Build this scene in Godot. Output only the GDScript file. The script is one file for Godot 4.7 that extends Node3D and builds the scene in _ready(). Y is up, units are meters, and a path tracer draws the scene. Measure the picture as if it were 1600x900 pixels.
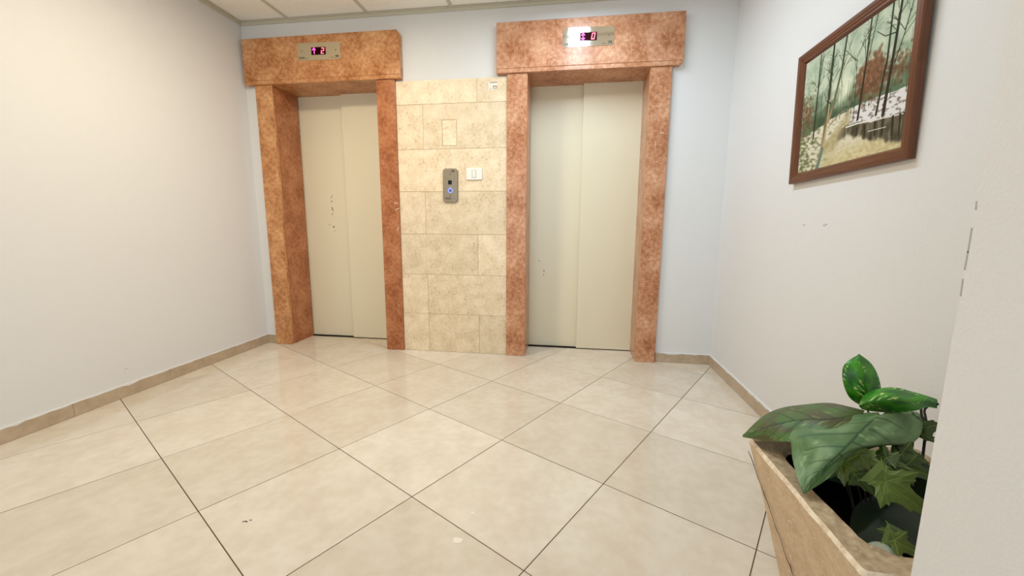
extends Node3D
# Lift lobby of an office building: two lifts framed in red marble, a limestone panel between them,
# diagonal floor tiles, a landscape painting and a stone planter on the right.
# x runs along the lift wall, y is up, z comes towards the viewer; the lift wall stands at z = 0.

const W := 3.447        # lobby width
const H := 2.426        # ceiling height
const DEPTH := 6.0      # hall runs on behind the viewer
const PIER_X := 3.009   # the hall narrows here on the right
const PIER_Z := 2.25
const FLOOR_Z := 3.4    # individual tiles up to here
const LIN := 1.98       # underside of the lintels

var M := {}
var rng := RandomNumberGenerator.new()


# ------------------------------------------------------------------ helpers
func numbered(called: String, parent: Node) -> String:
	if not parent.has_node(called):
		return called
	var k := 1
	while parent.has_node("%s_%03d" % [called, k]):
		k += 1
	return "%s_%03d" % [called, k]


func obj(called: String, mesh: Mesh, mat: Material, parent: Node = null, at := Transform3D()) -> MeshInstance3D:
	var p: Node = parent if parent else self
	var o := MeshInstance3D.new()
	o.name = numbered(called, p)
	o.mesh = mesh
	o.material_override = mat
	o.transform = at
	o.cast_shadow = GeometryInstance3D.SHADOW_CASTING_SETTING_ON
	p.add_child(o, true)
	return o


func thing(called: String, label := "", category := "", at := Vector3.ZERO, parent: Node = null) -> Node3D:
	var p: Node = parent if parent else self
	var o := Node3D.new()
	o.name = numbered(called, p)
	o.position = at
	p.add_child(o, true)
	if label:
		tag(o, label, category)
	return o


func tag(o: Node, label: String, category: String, kind := "") -> void:
	o.set_meta("label", label)
	o.set_meta("category", category)
	if kind:
		o.set_meta("kind", kind)


func st_new() -> SurfaceTool:
	var st := SurfaceTool.new()
	st.begin(Mesh.PRIMITIVE_TRIANGLES)
	st.set_smooth_group(-1)
	return st


func done(st: SurfaceTool) -> ArrayMesh:
	st.generate_normals()
	return st.commit()


# one flat triangle whose front faces along n
func tri(st: SurfaceTool, a: Vector3, b: Vector3, c: Vector3, n: Vector3) -> void:
	if (b - a).cross(c - a).dot(n) > 0.0:
		var t := b
		b = c
		c = t
	for p in [a, b, c]:
		st.set_uv(Vector2(p.x, p.y))
		st.add_vertex(p)


func quad(st: SurfaceTool, a: Vector3, b: Vector3, c: Vector3, d: Vector3, n: Vector3) -> void:
	tri(st, a, b, c, n)
	tri(st, a, c, d, n)


# box with chamfered edges, lo to hi
func add_box(st: SurfaceTool, lo: Vector3, hi: Vector3, ch := 0.0) -> void:
	var c := (lo + hi) / 2.0
	var h := (hi - lo) / 2.0
	ch = minf(ch, minf(h.x, minf(h.y, h.z)) * 0.9)
	for ax in 3:
		var u := (ax + 1) % 3
		var v := (ax + 2) % 3
		for s in [-1.0, 1.0]:
			var n := Vector3.ZERO
			n[ax] = s
			var ps: Array[Vector3] = []
			for k in [[-1, -1], [1, -1], [1, 1], [-1, 1]]:
				var p := c
				p[ax] += s * h[ax]
				p[u] += k[0] * (h[u] - ch)
				p[v] += k[1] * (h[v] - ch)
				ps.append(p)
			quad(st, ps[0], ps[1], ps[2], ps[3], n)
			if ch > 0.0:
				for s2 in [-1.0, 1.0]:      # edge strips shared by faces ax and u
					var e: Array[Vector3] = []
					for k in [[0, -1], [0, 1], [1, 1], [1, -1]]:
						var p := c
						p[ax] += s * (h[ax] if k[0] == 0 else h[ax] - ch)
						p[u] += s2 * (h[u] - ch if k[0] == 0 else h[u])
						p[v] += k[1] * (h[v] - ch)
						e.append(p)
					var en := Vector3.ZERO
					en[ax] = s
					en[u] = s2
					quad(st, e[0], e[1], e[2], e[3], en)
	if ch > 0.0:
		for sx in [-1.0, 1.0]:
			for sy in [-1.0, 1.0]:
				for sz in [-1.0, 1.0]:
					var s := Vector3(sx, sy, sz)
					tri(st, c + s * (h - Vector3(0, ch, ch)), c + s * (h - Vector3(ch, 0, ch)), c + s * (h - Vector3(ch, ch, 0)), s)


func box(lo: Vector3, hi: Vector3, ch := 0.0) -> ArrayMesh:
	var st := st_new()
	add_box(st, lo, hi, ch)
	return done(st)


func ccw(poly: PackedVector2Array) -> PackedVector2Array:
	if Geometry2D.is_polygon_clockwise(poly):
		poly.reverse()
	return poly


# convex polygon moved inwards by d
func inset(poly: PackedVector2Array, d: float) -> PackedVector2Array:
	var out := PackedVector2Array()
	var n := poly.size()
	for i in n:
		var a := poly[(i + n - 1) % n]
		var b := poly[i]
		var c := poly[(i + 1) % n]
		var n1 := (b - a).normalized().orthogonal() * -1.0
		var n2 := (c - b).normalized().orthogonal() * -1.0
		if n1.dot(Vector2(-(b - a).y, (b - a).x)) < 0.0:
			n1 = -n1
		if n2.dot(Vector2(-(c - b).y, (c - b).x)) < 0.0:
			n2 = -n2
		var m := (n1 + n2)
		out.append(b + m * d / maxf(0.35, 1.0 + n1.dot(n2)))
	return out


# polygon in xy, from z0 to z1, front edge (z1) chamfered by ch
func add_prism(st: SurfaceTool, poly: PackedVector2Array, z0: float, z1: float, ch := 0.0) -> void:
	poly = ccw(poly)
	var top := inset(poly, ch) if ch > 0.0 else poly
	var n := poly.size()
	var tris := Geometry2D.triangulate_polygon(top)
	if tris.is_empty():
		top = poly
		ch = 0.0
		tris = Geometry2D.triangulate_polygon(top)
	for i in range(0, tris.size(), 3):
		var f: Array[Vector3] = []
		var bk: Array[Vector3] = []
		for k in 3:
			var q := top[tris[i + k]]
			var r := poly[tris[i + k]]
			f.append(Vector3(q.x, q.y, z1))
			bk.append(Vector3(r.x, r.y, z0))
		tri(st, f[0], f[1], f[2], Vector3.BACK)
		tri(st, bk[0], bk[1], bk[2], Vector3.FORWARD)
	for i in n:
		var a := poly[i]
		var b := poly[(i + 1) % n]
		var side := Vector3((b - a).y, -(b - a).x, 0).normalized()
		quad(st, Vector3(a.x, a.y, z0), Vector3(b.x, b.y, z0), Vector3(b.x, b.y, z1 - ch), Vector3(a.x, a.y, z1 - ch), side)
		if ch > 0.0:
			var c := top[i]
			var d := top[(i + 1) % n]
			quad(st, Vector3(a.x, a.y, z1 - ch), Vector3(b.x, b.y, z1 - ch), Vector3(d.x, d.y, z1), Vector3(c.x, c.y, z1), side + Vector3.BACK)


func prism(poly: PackedVector2Array, z0: float, z1: float, ch := 0.0) -> ArrayMesh:
	var st := st_new()
	add_prism(st, poly, z0, z1, ch)
	return done(st)


func rect(x0: float, y0: float, x1: float, y1: float) -> PackedVector2Array:
	return PackedVector2Array([Vector2(x0, y0), Vector2(x1, y0), Vector2(x1, y1), Vector2(x0, y1)])


# rectangle whose corners are cut (seg 1) or rounded (seg > 1)
func round_rect(w: float, h: float, r: float, seg := 5) -> PackedVector2Array:
	var out := PackedVector2Array()
	for k in 4:
		var c := Vector2((w / 2 - r) * (1 if k in [0, 3] else -1), (h / 2 - r) * (1 if k < 2 else -1))
		for i in seg + 1:
			var a := PI / 2 * (k + float(i) / seg)
			out.append(c + Vector2(cos(a), sin(a)) * r)
	return out


# flat bar between two points of a plane, for painted strokes and lettering
func add_stroke(st: SurfaceTool, a: Vector2, b: Vector2, w: float, z0: float, z1: float) -> void:
	var d := (b - a).normalized() * w / 2
	var s := Vector2(-d.y, d.x)
	add_prism(st, PackedVector2Array([a - d + s, a - d - s, b + d - s, b + d + s]), z0, z1)


func strokes(lines: Array, w: float, depth := 0.0006) -> ArrayMesh:
	var st := st_new()
	for l in lines:
		for i in l.size() - 1:
			add_stroke(st, l[i], l[i + 1], w, 0.0, depth)
	return done(st)


func tube(path: Array, r0: float, r1: float, seg := 8) -> ArrayMesh:
	var st := SurfaceTool.new()
	st.begin(Mesh.PRIMITIVE_TRIANGLES)
	var n := path.size()
	var rings := []
	for i in n:
		var t: Vector3 = (path[mini(i + 1, n - 1)] - path[maxi(i - 1, 0)]).normalized()
		var u := t.cross(Vector3(0.3, 0.2, 0.93)).normalized()
		var v := t.cross(u)
		var r := lerpf(r0, r1, float(i) / (n - 1))
		var ring := []
		for k in seg:
			var a := TAU * k / seg
			ring.append(path[i] + (u * cos(a) + v * sin(a)) * r)
		rings.append(ring)
	for i in n - 1:
		var mid: Vector3 = (path[i] + path[i + 1]) / 2
		for k in seg:
			var k2 := (k + 1) % seg
			var q: Vector3 = (rings[i][k] + rings[i + 1][k2]) / 2
			quad(st, rings[i][k], rings[i][k2], rings[i + 1][k2], rings[i + 1][k], q - mid)
	st.index()
	st.generate_normals()
	return st.commit()


# lathe around local y: points (radius, height)
func lathe(profile: Array, seg := 32) -> ArrayMesh:
	var st := st_new()
	for i in profile.size() - 1:
		var a: Vector2 = profile[i]
		var b: Vector2 = profile[i + 1]
		for k in seg:
			var t0 := TAU * k / seg
			var t1 := TAU * (k + 1) / seg
			var d0 := Vector3(cos(t0), 0, sin(t0))
			var d1 := Vector3(cos(t1), 0, sin(t1))
			var nn := (d0 + d1) * (b.y - a.y) / 2.0 + Vector3.DOWN * (b.x - a.x)
			var y0 := Vector3(0, a.y, 0)
			var y1 := Vector3(0, b.y, 0)
			if a.x > 0.0:
				tri(st, d0 * a.x + y0, d1 * a.x + y0, d1 * b.x + y1, nn)
			if b.x > 0.0:
				tri(st, d0 * a.x + y0, d1 * b.x + y1, d0 * b.x + y1, nn)
	return done(st)


# ------------------------------------------------------------------ textures
func noise(sd: int, freq: float, oct := 4, kind := FastNoiseLite.TYPE_SIMPLEX_SMOOTH, fractal := FastNoiseLite.FRACTAL_FBM) -> FastNoiseLite:
	var n := FastNoiseLite.new()
	n.seed = sd
	n.frequency = freq
	n.noise_type = kind
	n.fractal_type = fractal
	n.fractal_octaves = oct
	return n


func field(size: int, n: FastNoiseLite) -> PackedByteArray:
	var im := n.get_seamless_image(size, size, false, false, 0.15)
	im.convert(Image.FORMAT_L8)
	return im.get_data()


func as_texture(im: Image) -> ImageTexture:
	return ImageTexture.create_from_image(im)


# red marble: clouded salmon ground, brown seams, pale shell flecks
func marble_image(size: int, sd: int, ground: Color, dark: Color, light: Color) -> Image:
	var cloud := field(size, noise(sd, 0.0065, 3))
	var mid := field(size, noise(sd + 6, 0.042, 4))
	var fine := field(size, noise(sd + 1, 0.11, 3))
	var seam := field(size, noise(sd + 2, 0.009, 4, FastNoiseLite.TYPE_SIMPLEX_SMOOTH, FastNoiseLite.FRACTAL_RIDGED))
	var shell := field(size, noise(sd + 3, 0.030, 2, FastNoiseLite.TYPE_SIMPLEX_SMOOTH, FastNoiseLite.FRACTAL_RIDGED))
	var fleck := field(size, noise(sd + 4, 0.012, 3))
	var spot := field(size, noise(sd + 5, 0.08, 2))
	var im := Image.create(size, size, false, Image.FORMAT_RGB8)
	for i in size * size:
		var a := cloud[i] / 255.0 - 0.5
		var b := fine[i] / 255.0 - 0.5
		var m := mid[i] / 255.0 - 0.5
		var s := smoothstep(0.86, 0.98, seam[i] / 255.0)
		var v := smoothstep(0.86, 0.97, shell[i] / 255.0) * smoothstep(0.50, 0.68, fleck[i] / 255.0)
		var t := a * 1.2 + m * 1.15 + b * 0.8
		var c := ground.lerp(light, clampf(t, 0, 1)) if t > 0 else ground.lerp(dark, clampf(-t, 0, 1))
		c = c.lerp(dark, s * 0.5)
		c = c.lerp(light.lerp(Color.WHITE, 0.25), v * 0.6)
		c = c.lerp(Color(0.96, 0.87, 0.78), smoothstep(0.86, 0.92, spot[i] / 255.0) * 0.7)
		im.set_pixel(i % size, i / size, c)
	return im


func mottled_image(size: int, sd: int, f1: float, f2: float, a: Color, b: Color, pits: float, pit_colour: Color) -> Image:
	var cloud := field(size, noise(sd, f1, 4))
	var fine := field(size, noise(sd + 1, f2, 4))
	var pit := field(size, noise(sd + 2, f2 * 0.9, 3))
	var im := Image.create(size, size, false, Image.FORMAT_RGB8)
	for i in size * size:
		var t := clampf(0.5 + (cloud[i] / 255.0 - 0.5) * 1.1 + (fine[i] / 255.0 - 0.5) * 0.9, 0, 1)
		var c := a.lerp(b, t)
		if pits > 0.0:
			c = c.lerp(pit_colour, pits * smoothstep(0.66, 0.82, pit[i] / 255.0) * smoothstep(0.35, 0.65, cloud[i] / 255.0))
		im.set_pixel(i % size, i / size, c)
	return im


func wood_image(size: int) -> Image:
	var n := noise(77, 0.02, 4)
	var im := Image.create(size, size, false, Image.FORMAT_RGB8)
	for y in size:
		for x in size:
			var g := n.get_noise_2d(x * 0.35, y * 6.0) * 0.5 + n.get_noise_2d(x * 0.2 + 900, y * 22.0) * 0.35
			im.set_pixel(x, y, Color(0.50, 0.29, 0.155).lerp(Color(0.31, 0.165, 0.08), clampf(0.5 + g, 0, 1)))
	return im


func bump_image(size: int, sd: int, freq: float, strength: float) -> Image:
	var im := noise(sd, freq, 3).get_seamless_image(size, size, false, false, 0.15)
	im.convert(Image.FORMAT_RGBA8)
	im.bump_map_to_normal_map(strength)
	return im


func mat(c: Color, rough: float, metal := 0.0, spec := 0.5) -> StandardMaterial3D:
	var m := StandardMaterial3D.new()
	m.albedo_color = c
	m.roughness = rough
	m.metallic = metal
	m.metallic_specular = spec
	return m


func tri_mat(im: Image, per_metre: float, rough: float, tint := Color.WHITE, offset := Vector3.ZERO) -> StandardMaterial3D:
	var m := mat(tint, rough)
	m.albedo_texture = as_texture(im)
	m.uv1_triplanar = true
	m.uv1_world_triplanar = true
	m.uv1_scale = Vector3.ONE * per_metre
	m.uv1_offset = offset
	m.uv1_triplanar_sharpness = 8.0
	return m


func with_bump(m: StandardMaterial3D, im: Image, scale: float) -> StandardMaterial3D:
	m.normal_enabled = true
	m.normal_texture = as_texture(im)
	m.normal_scale = scale
	return m


func glow(c: Color, e: float) -> StandardMaterial3D:
	var m := mat(c, 0.5)
	m.emission_enabled = true
	m.emission = c
	m.emission_energy_multiplier = e
	return m


# leaf blade: u across (midrib at 0.5), v from stalk to tip
func leaf_image(sd: int, green: Color, deep: Color, cream: Color, splash: float, vein: Color, veins: float) -> Image:
	var size := 256
	var n1 := noise(sd, 0.012, 4)
	var n2 := noise(sd + 5, 0.035, 3)
	var n3 := noise(sd + 9, 0.010, 2)
	var im := Image.create(size, size, false, Image.FORMAT_RGB8)
	for y in size:
		for x in size:
			var u := absf(x / float(size) - 0.5) * 2.0
			var v := y / float(size)
			var side := 1.0 if x > size / 2 else -1.0
			var c := green.lerp(deep, clampf(0.5 + n1.get_noise_2d(x, y) * 1.2, 0, 1))
			var run := v * 7.0 - u * 1.9 + side * 0.2                  # side veins sweep towards the tip
			var near_vein := absf(run - roundf(run)) / 7.0
			c = c.lerp(vein, veins * 0.8 * (1.0 - smoothstep(0.004, 0.012, near_vein)) * (1.0 - u))
			c = c.lerp(vein, veins * (1.0 - smoothstep(0.012, 0.035, u)))
			var streak := n2.get_noise_2d(run * 60.0, u * 60.0)
			var patch := n3.get_noise_2d(x * 0.9 + 300.0 * side, y)
			c = c.lerp(cream, clampf(splash * 3.0 * (streak - 0.08) * smoothstep(0.0, 0.35, patch), 0, 0.9))
			im.set_pixel(x, y, c)
	return im


# ------------------------------------------------------------------ the canvas: winter wood beside a stream
func dab(im: Image, x: float, y: float, r: float, c: Color, a: float) -> void:
	for yy in range(maxi(0, int(y - r)), mini(im.get_height(), int(y + r) + 1)):
		for xx in range(maxi(0, int(x - r)), mini(im.get_width(), int(x + r) + 1)):
			var d := Vector2(xx - x, yy - y).length() / maxf(r, 0.5)
			if d < 1.0:
				im.set_pixel(xx, yy, im.get_pixel(xx, yy).lerp(c, a * (1.0 - d * d)))


func limb(im: Image, pts: Array, r0: float, r1: float, c0: Color, c1: Color) -> void:
	var w := im.get_width()
	var h := im.get_height()
	for i in pts.size() - 1:
		var a := Vector2(pts[i].x * w, pts[i].y * h)
		var b := Vector2(pts[i + 1].x * w, pts[i + 1].y * h)
		var steps := int(a.distance_to(b) * 1.2) + 1
		for k in steps:
			var t := float(k) / steps
			var all := (i + t) / (pts.size() - 1)
			var p := a.lerp(b, t)
			dab(im, p.x, p.y, lerpf(r0, r1, all), c0.lerp(c1, all), 0.85)


func twigs(im: Image, at: Vector2, dir: float, length: float, r: float, c: Color, level: int) -> void:
	var end := at + Vector2(cos(dir), sin(dir)) * length
	limb(im, [at, at.lerp(end, 0.5) + Vector2(rng.randf_range(-0.006, 0.006), 0), end], r, r * 0.6, c, c)
	if level > 0:
		for k in 3:
			var p := at.lerp(end, rng.randf_range(0.35, 1.0))
			twigs(im, p, dir + rng.randf_range(-0.75, 0.75), length * rng.randf_range(0.4, 0.7), r * 0.6, c, level - 1)


func canvas_image() -> Image:
	var w := 480
	var h := 392
	rng.seed = 41
	var n := noise(5, 0.018, 4)
	var n2 := noise(6, 0.06, 3)
	var im := Image.create(w, h, false, Image.FORMAT_RGB8)
	for y in h:
		for x in w:
			var u := x / float(w)
			var v := y / float(h)
			var k := n.get_noise_2d(x, y)
			var f := n2.get_noise_2d(x * 0.5 + y * 0.35, y * 1.1 - x * 0.3)
			var c := Color(0.77, 0.80, 0.71).lerp(Color(0.63, 0.70, 0.60), clampf(0.4 + k, 0, 1))
			c = c.lerp(Color(0.93, 0.93, 0.82), exp(-(pow((u - 0.47) / 0.12, 2) + pow((v - 0.46) / 0.15, 2))) * 0.9)
			var mist := smoothstep(0.30, 0.60, v + k * 0.15) * (1.0 - 0.7 * exp(-pow((u - 0.48) / 0.07, 2)))
			c = c.lerp(Color(0.30, 0.40, 0.28), mist * 0.85)
			c = c.lerp(Color(0.20, 0.29, 0.18), smoothstep(0.46, 0.60, v + k * 0.05) * smoothstep(0.10, 0.25, u) * (1.0 - smoothstep(0.55, 0.68, u)) * 0.7)
			var bank := 0.665 - 0.075 * smoothstep(0.0, 0.55, u) + 0.02 * smoothstep(0.7, 1.0, u) + k * 0.012
			if v > bank:                                                   # snow and olive shade, tan towards the front
				c = Color(0.86, 0.83, 0.74).lerp(Color(0.43, 0.45, 0.29), smoothstep(-0.30, 0.55, f * 0.8 + (0.20 - u) * 1.3 + k * 0.4))
				c = c.lerp(Color(0.74, 0.67, 0.46).lerp(Color(0.85, 0.80, 0.63), clampf(0.5 + f, 0, 1)), smoothstep(0.80, 0.96, v + 0.10 * (u - 0.5)) * smoothstep(0.15, 0.4, u) * 0.85)
				var path := 0.47 + 0.13 * cos((v - 0.60) * 11.0)
				c = c.lerp(Color(0.62, 0.56, 0.38).lerp(Color(0.76, 0.70, 0.53), clampf(0.5 + f, 0, 1)), (1.0 - smoothstep(0.05, 0.13, absf(u - path))) * (1.0 - smoothstep(0.84, 0.92, v)) * 0.85)
			var run := smoothstep(0.48, 1.0, u)
			var shore := 0.715 + 0.06 * run + 0.010 * sin(u * 19.0) + k * 0.015
			if u > 0.50 and v > bank and v < shore + 0.02:                  # snowy bank on the right
				c = c.lerp(Color(0.88, 0.87, 0.86).lerp(Color(0.55, 0.50, 0.48), smoothstep(0.05, 0.4, f)), smoothstep(0.50, 0.60, u))
			if u > 0.42 and v > shore:                                      # stream, widening to the right
				var far := 0.785 + 0.15 * run
				var wet := smoothstep(0.43, 0.54, u + (v - shore) * 0.3) * (1.0 - smoothstep(far - 0.01, far + 0.03, v + k * 0.04))
				var streak := n2.get_noise_2d(x * 0.9, y * 0.16) * 0.7 + k * 0.4
				c = c.lerp(Color(0.25, 0.23, 0.16).lerp(Color(0.53, 0.48, 0.40), clampf(0.5 + streak, 0, 1)), wet)
			im.set_pixel(x, y, c)
	# far trunks in the mist
	for k in 26:
		var u := rng.randf_range(0.16, 0.98)
		limb(im, [Vector2(u, rng.randf_range(0.25, 0.4)), Vector2(u + rng.randf_range(-0.01, 0.01), 0.64)], 1.0, 1.6, Color(0.42, 0.48, 0.38), Color(0.25, 0.29, 0.2))
	# russet thickets
	for k in 620:
		var p := Vector2(rng.randfn(0.70, 0.060), rng.randfn(0.43, 0.065))
		dab(im, p.x * w, p.y * h, rng.randf_range(4, 11), Color(0.34, 0.23, 0.13).lerp(Color(0.64, 0.46, 0.34), pow(rng.randf(), 1.5) if p.y > 0.42 else rng.randf()), 0.6)
	for k in 240:
		var p := Vector2(rng.randfn(0.90, 0.06), rng.randfn(0.47, 0.05))
		dab(im, p.x * w, p.y * h, rng.randf_range(3, 7), Color(0.31, 0.22, 0.13).lerp(Color(0.54, 0.40, 0.28), rng.randf()), 0.55)
	for k in 260:
		var p := Vector2(rng.randfn(0.065, 0.045), rng.randfn(0.50, 0.09))
		dab(im, p.x * w, p.y * h, rng.randf_range(3, 8), Color(0.33, 0.24, 0.14).lerp(Color(0.55, 0.40, 0.28), rng.randf()), 0.55)
	for k in 90:
		var p := Vector2(rng.randfn(0.12, 0.08), rng.randfn(0.33, 0.10))
		dab(im, p.x * w, p.y * h, rng.randf_range(2, 5), Color(0.40, 0.42, 0.26), 0.5)
	# trunks: thick pale tree in the left third, pairs on the right
	var bark := Color(0.11, 0.12, 0.06)
	var pale := Color(0.66, 0.58, 0.43)
	limb(im, [Vector2(0.325, 0.0), Vector2(0.318, 0.3), Vector2(0.312, 0.5)], 4.5, 8.0, bark, Color(0.30, 0.27, 0.17))
	limb(im, [Vector2(0.312, 0.5), Vector2(0.305, 0.65), Vector2(0.288, 0.83)], 8.0, 11.5, Color(0.30, 0.27, 0.17), pale)
	limb(im, [Vector2(0.325, 0.45), Vector2(0.318, 0.65), Vector2(0.302, 0.82)], 3.0, 4.0, Color(0.72, 0.66, 0.52), Color(0.76, 0.69, 0.53))
	limb(im, [Vector2(0.45, 0.0), Vector2(0.425, 0.25), Vector2(0.37, 0.50), Vector2(0.325, 0.62)], 3.8, 7.0, bark, pale)
	limb(im, [Vector2(0.345, 0.66), Vector2(0.42, 0.61), Vector2(0.47, 0.56), Vector2(0.52, 0.57)], 3.0, 1.2, pale, bark)
	limb(im, [Vector2(0.45, 0.6), Vector2(0.52, 0.60), Vector2(0.57, 0.555)], 1.8, 1.0, bark, bark)
	limb(im, [Vector2(0.185, 0.02), Vector2(0.18, 0.35), Vector2(0.17, 0.72)], 3.0, 4.5, bark, Color(0.20, 0.14, 0.08))
	limb(im, [Vector2(0.215, 0.05), Vector2(0.195, 0.22), Vector2(0.185, 0.3)], 1.6, 2.0, bark, bark)
	limb(im, [Vector2(0.66, 0.0), Vector2(0.645, 0.35), Vector2(0.62, 0.70)], 3.0, 5.0, bark, Color(0.20, 0.16, 0.10))
	limb(im, [Vector2(0.71, 0.0), Vector2(0.66, 0.3)], 1.6, 2.0, bark, bark)
	limb(im, [Vector2(0.88, 0.0), Vector2(0.86, 0.3), Vector2(0.825, 0.74)], 4.2, 6.4, bark, Color(0.20, 0.16, 0.10))
	limb(im, [Vector2(0.82, 0.0), Vector2(0.815, 0.35), Vector2(0.77, 0.72)], 3.0, 4.5, bark, Color(0.22, 0.17, 0.11))
	limb(im, [Vector2(0.97, 0.02), Vector2(0.92, 0.25), Vector2(0.87, 0.42)], 1.6, 2.0, bark, bark)
	limb(im, [Vector2(0.86, 0.22), Vector2(0.78, 0.20), Vector2(0.71, 0.13)], 2.0, 1.0, bark, bark)
	limb(im, [Vector2(0.56, 0.2), Vector2(0.575, 0.4), Vector2(0.58, 0.70)], 1.0, 1.8, bark, bark)
	limb(im, [Vector2(0.34, 0.48), Vector2(0.29, 0.44), Vector2(0.26, 0.36)], 2.2, 1.0, bark, bark)
	for s in [Vector2(0.34, 0.2), Vector2(0.445, 0.25), Vector2(0.18, 0.2), Vector2(0.645, 0.2), Vector2(0.86, 0.15), Vector2(0.57, 0.3), Vector2(0.92, 0.25), Vector2(0.30, 0.3)]:
		for k in 4:
			twigs(im, s + Vector2(0, rng.randf_range(-0.1, 0.15)), -PI / 2 + rng.randf_range(-0.8, 0.8), rng.randf_range(0.09, 0.19), 1.5, Color(0.22, 0.26, 0.15), 2)
	# blue shade of the pale trunk, snow edge of the stream
	limb(im, [Vector2(0.288, 0.83), Vector2(0.27, 0.91), Vector2(0.24, 1.0)], 8.0, 10.0, Color(0.42, 0.50, 0.44), Color(0.42, 0.50, 0.44))
	limb(im, [Vector2(0.52, 0.725), Vector2(0.62, 0.728), Vector2(0.75, 0.748), Vector2(0.97, 0.775)], 3.0, 2.4, Color(0.90, 0.88, 0.84), Color(0.86, 0.83, 0.80))
	for r in [0.62, 0.69, 0.77, 0.83, 0.90, 0.95]:
		limb(im, [Vector2(r, 0.76 + 0.03 * (r - 0.6)), Vector2(r + 0.004, 0.80 + 0.28 * (r - 0.55))], 4.0, 3.0, Color(0.17, 0.15, 0.09), Color(0.20, 0.18, 0.12))
	limb(im, [Vector2(0.72, 0.815), Vector2(0.86, 0.825)], 1.6, 1.4, Color(0.85, 0.84, 0.80), Color(0.85, 0.84, 0.80))
	limb(im, [Vector2(0.70, 0.67), Vector2(0.735, 0.615), Vector2(0.77, 0.65)], 3.4, 3.4, Color(0.88, 0.87, 0.86), Color(0.86, 0.85, 0.84))
	return im


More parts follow.
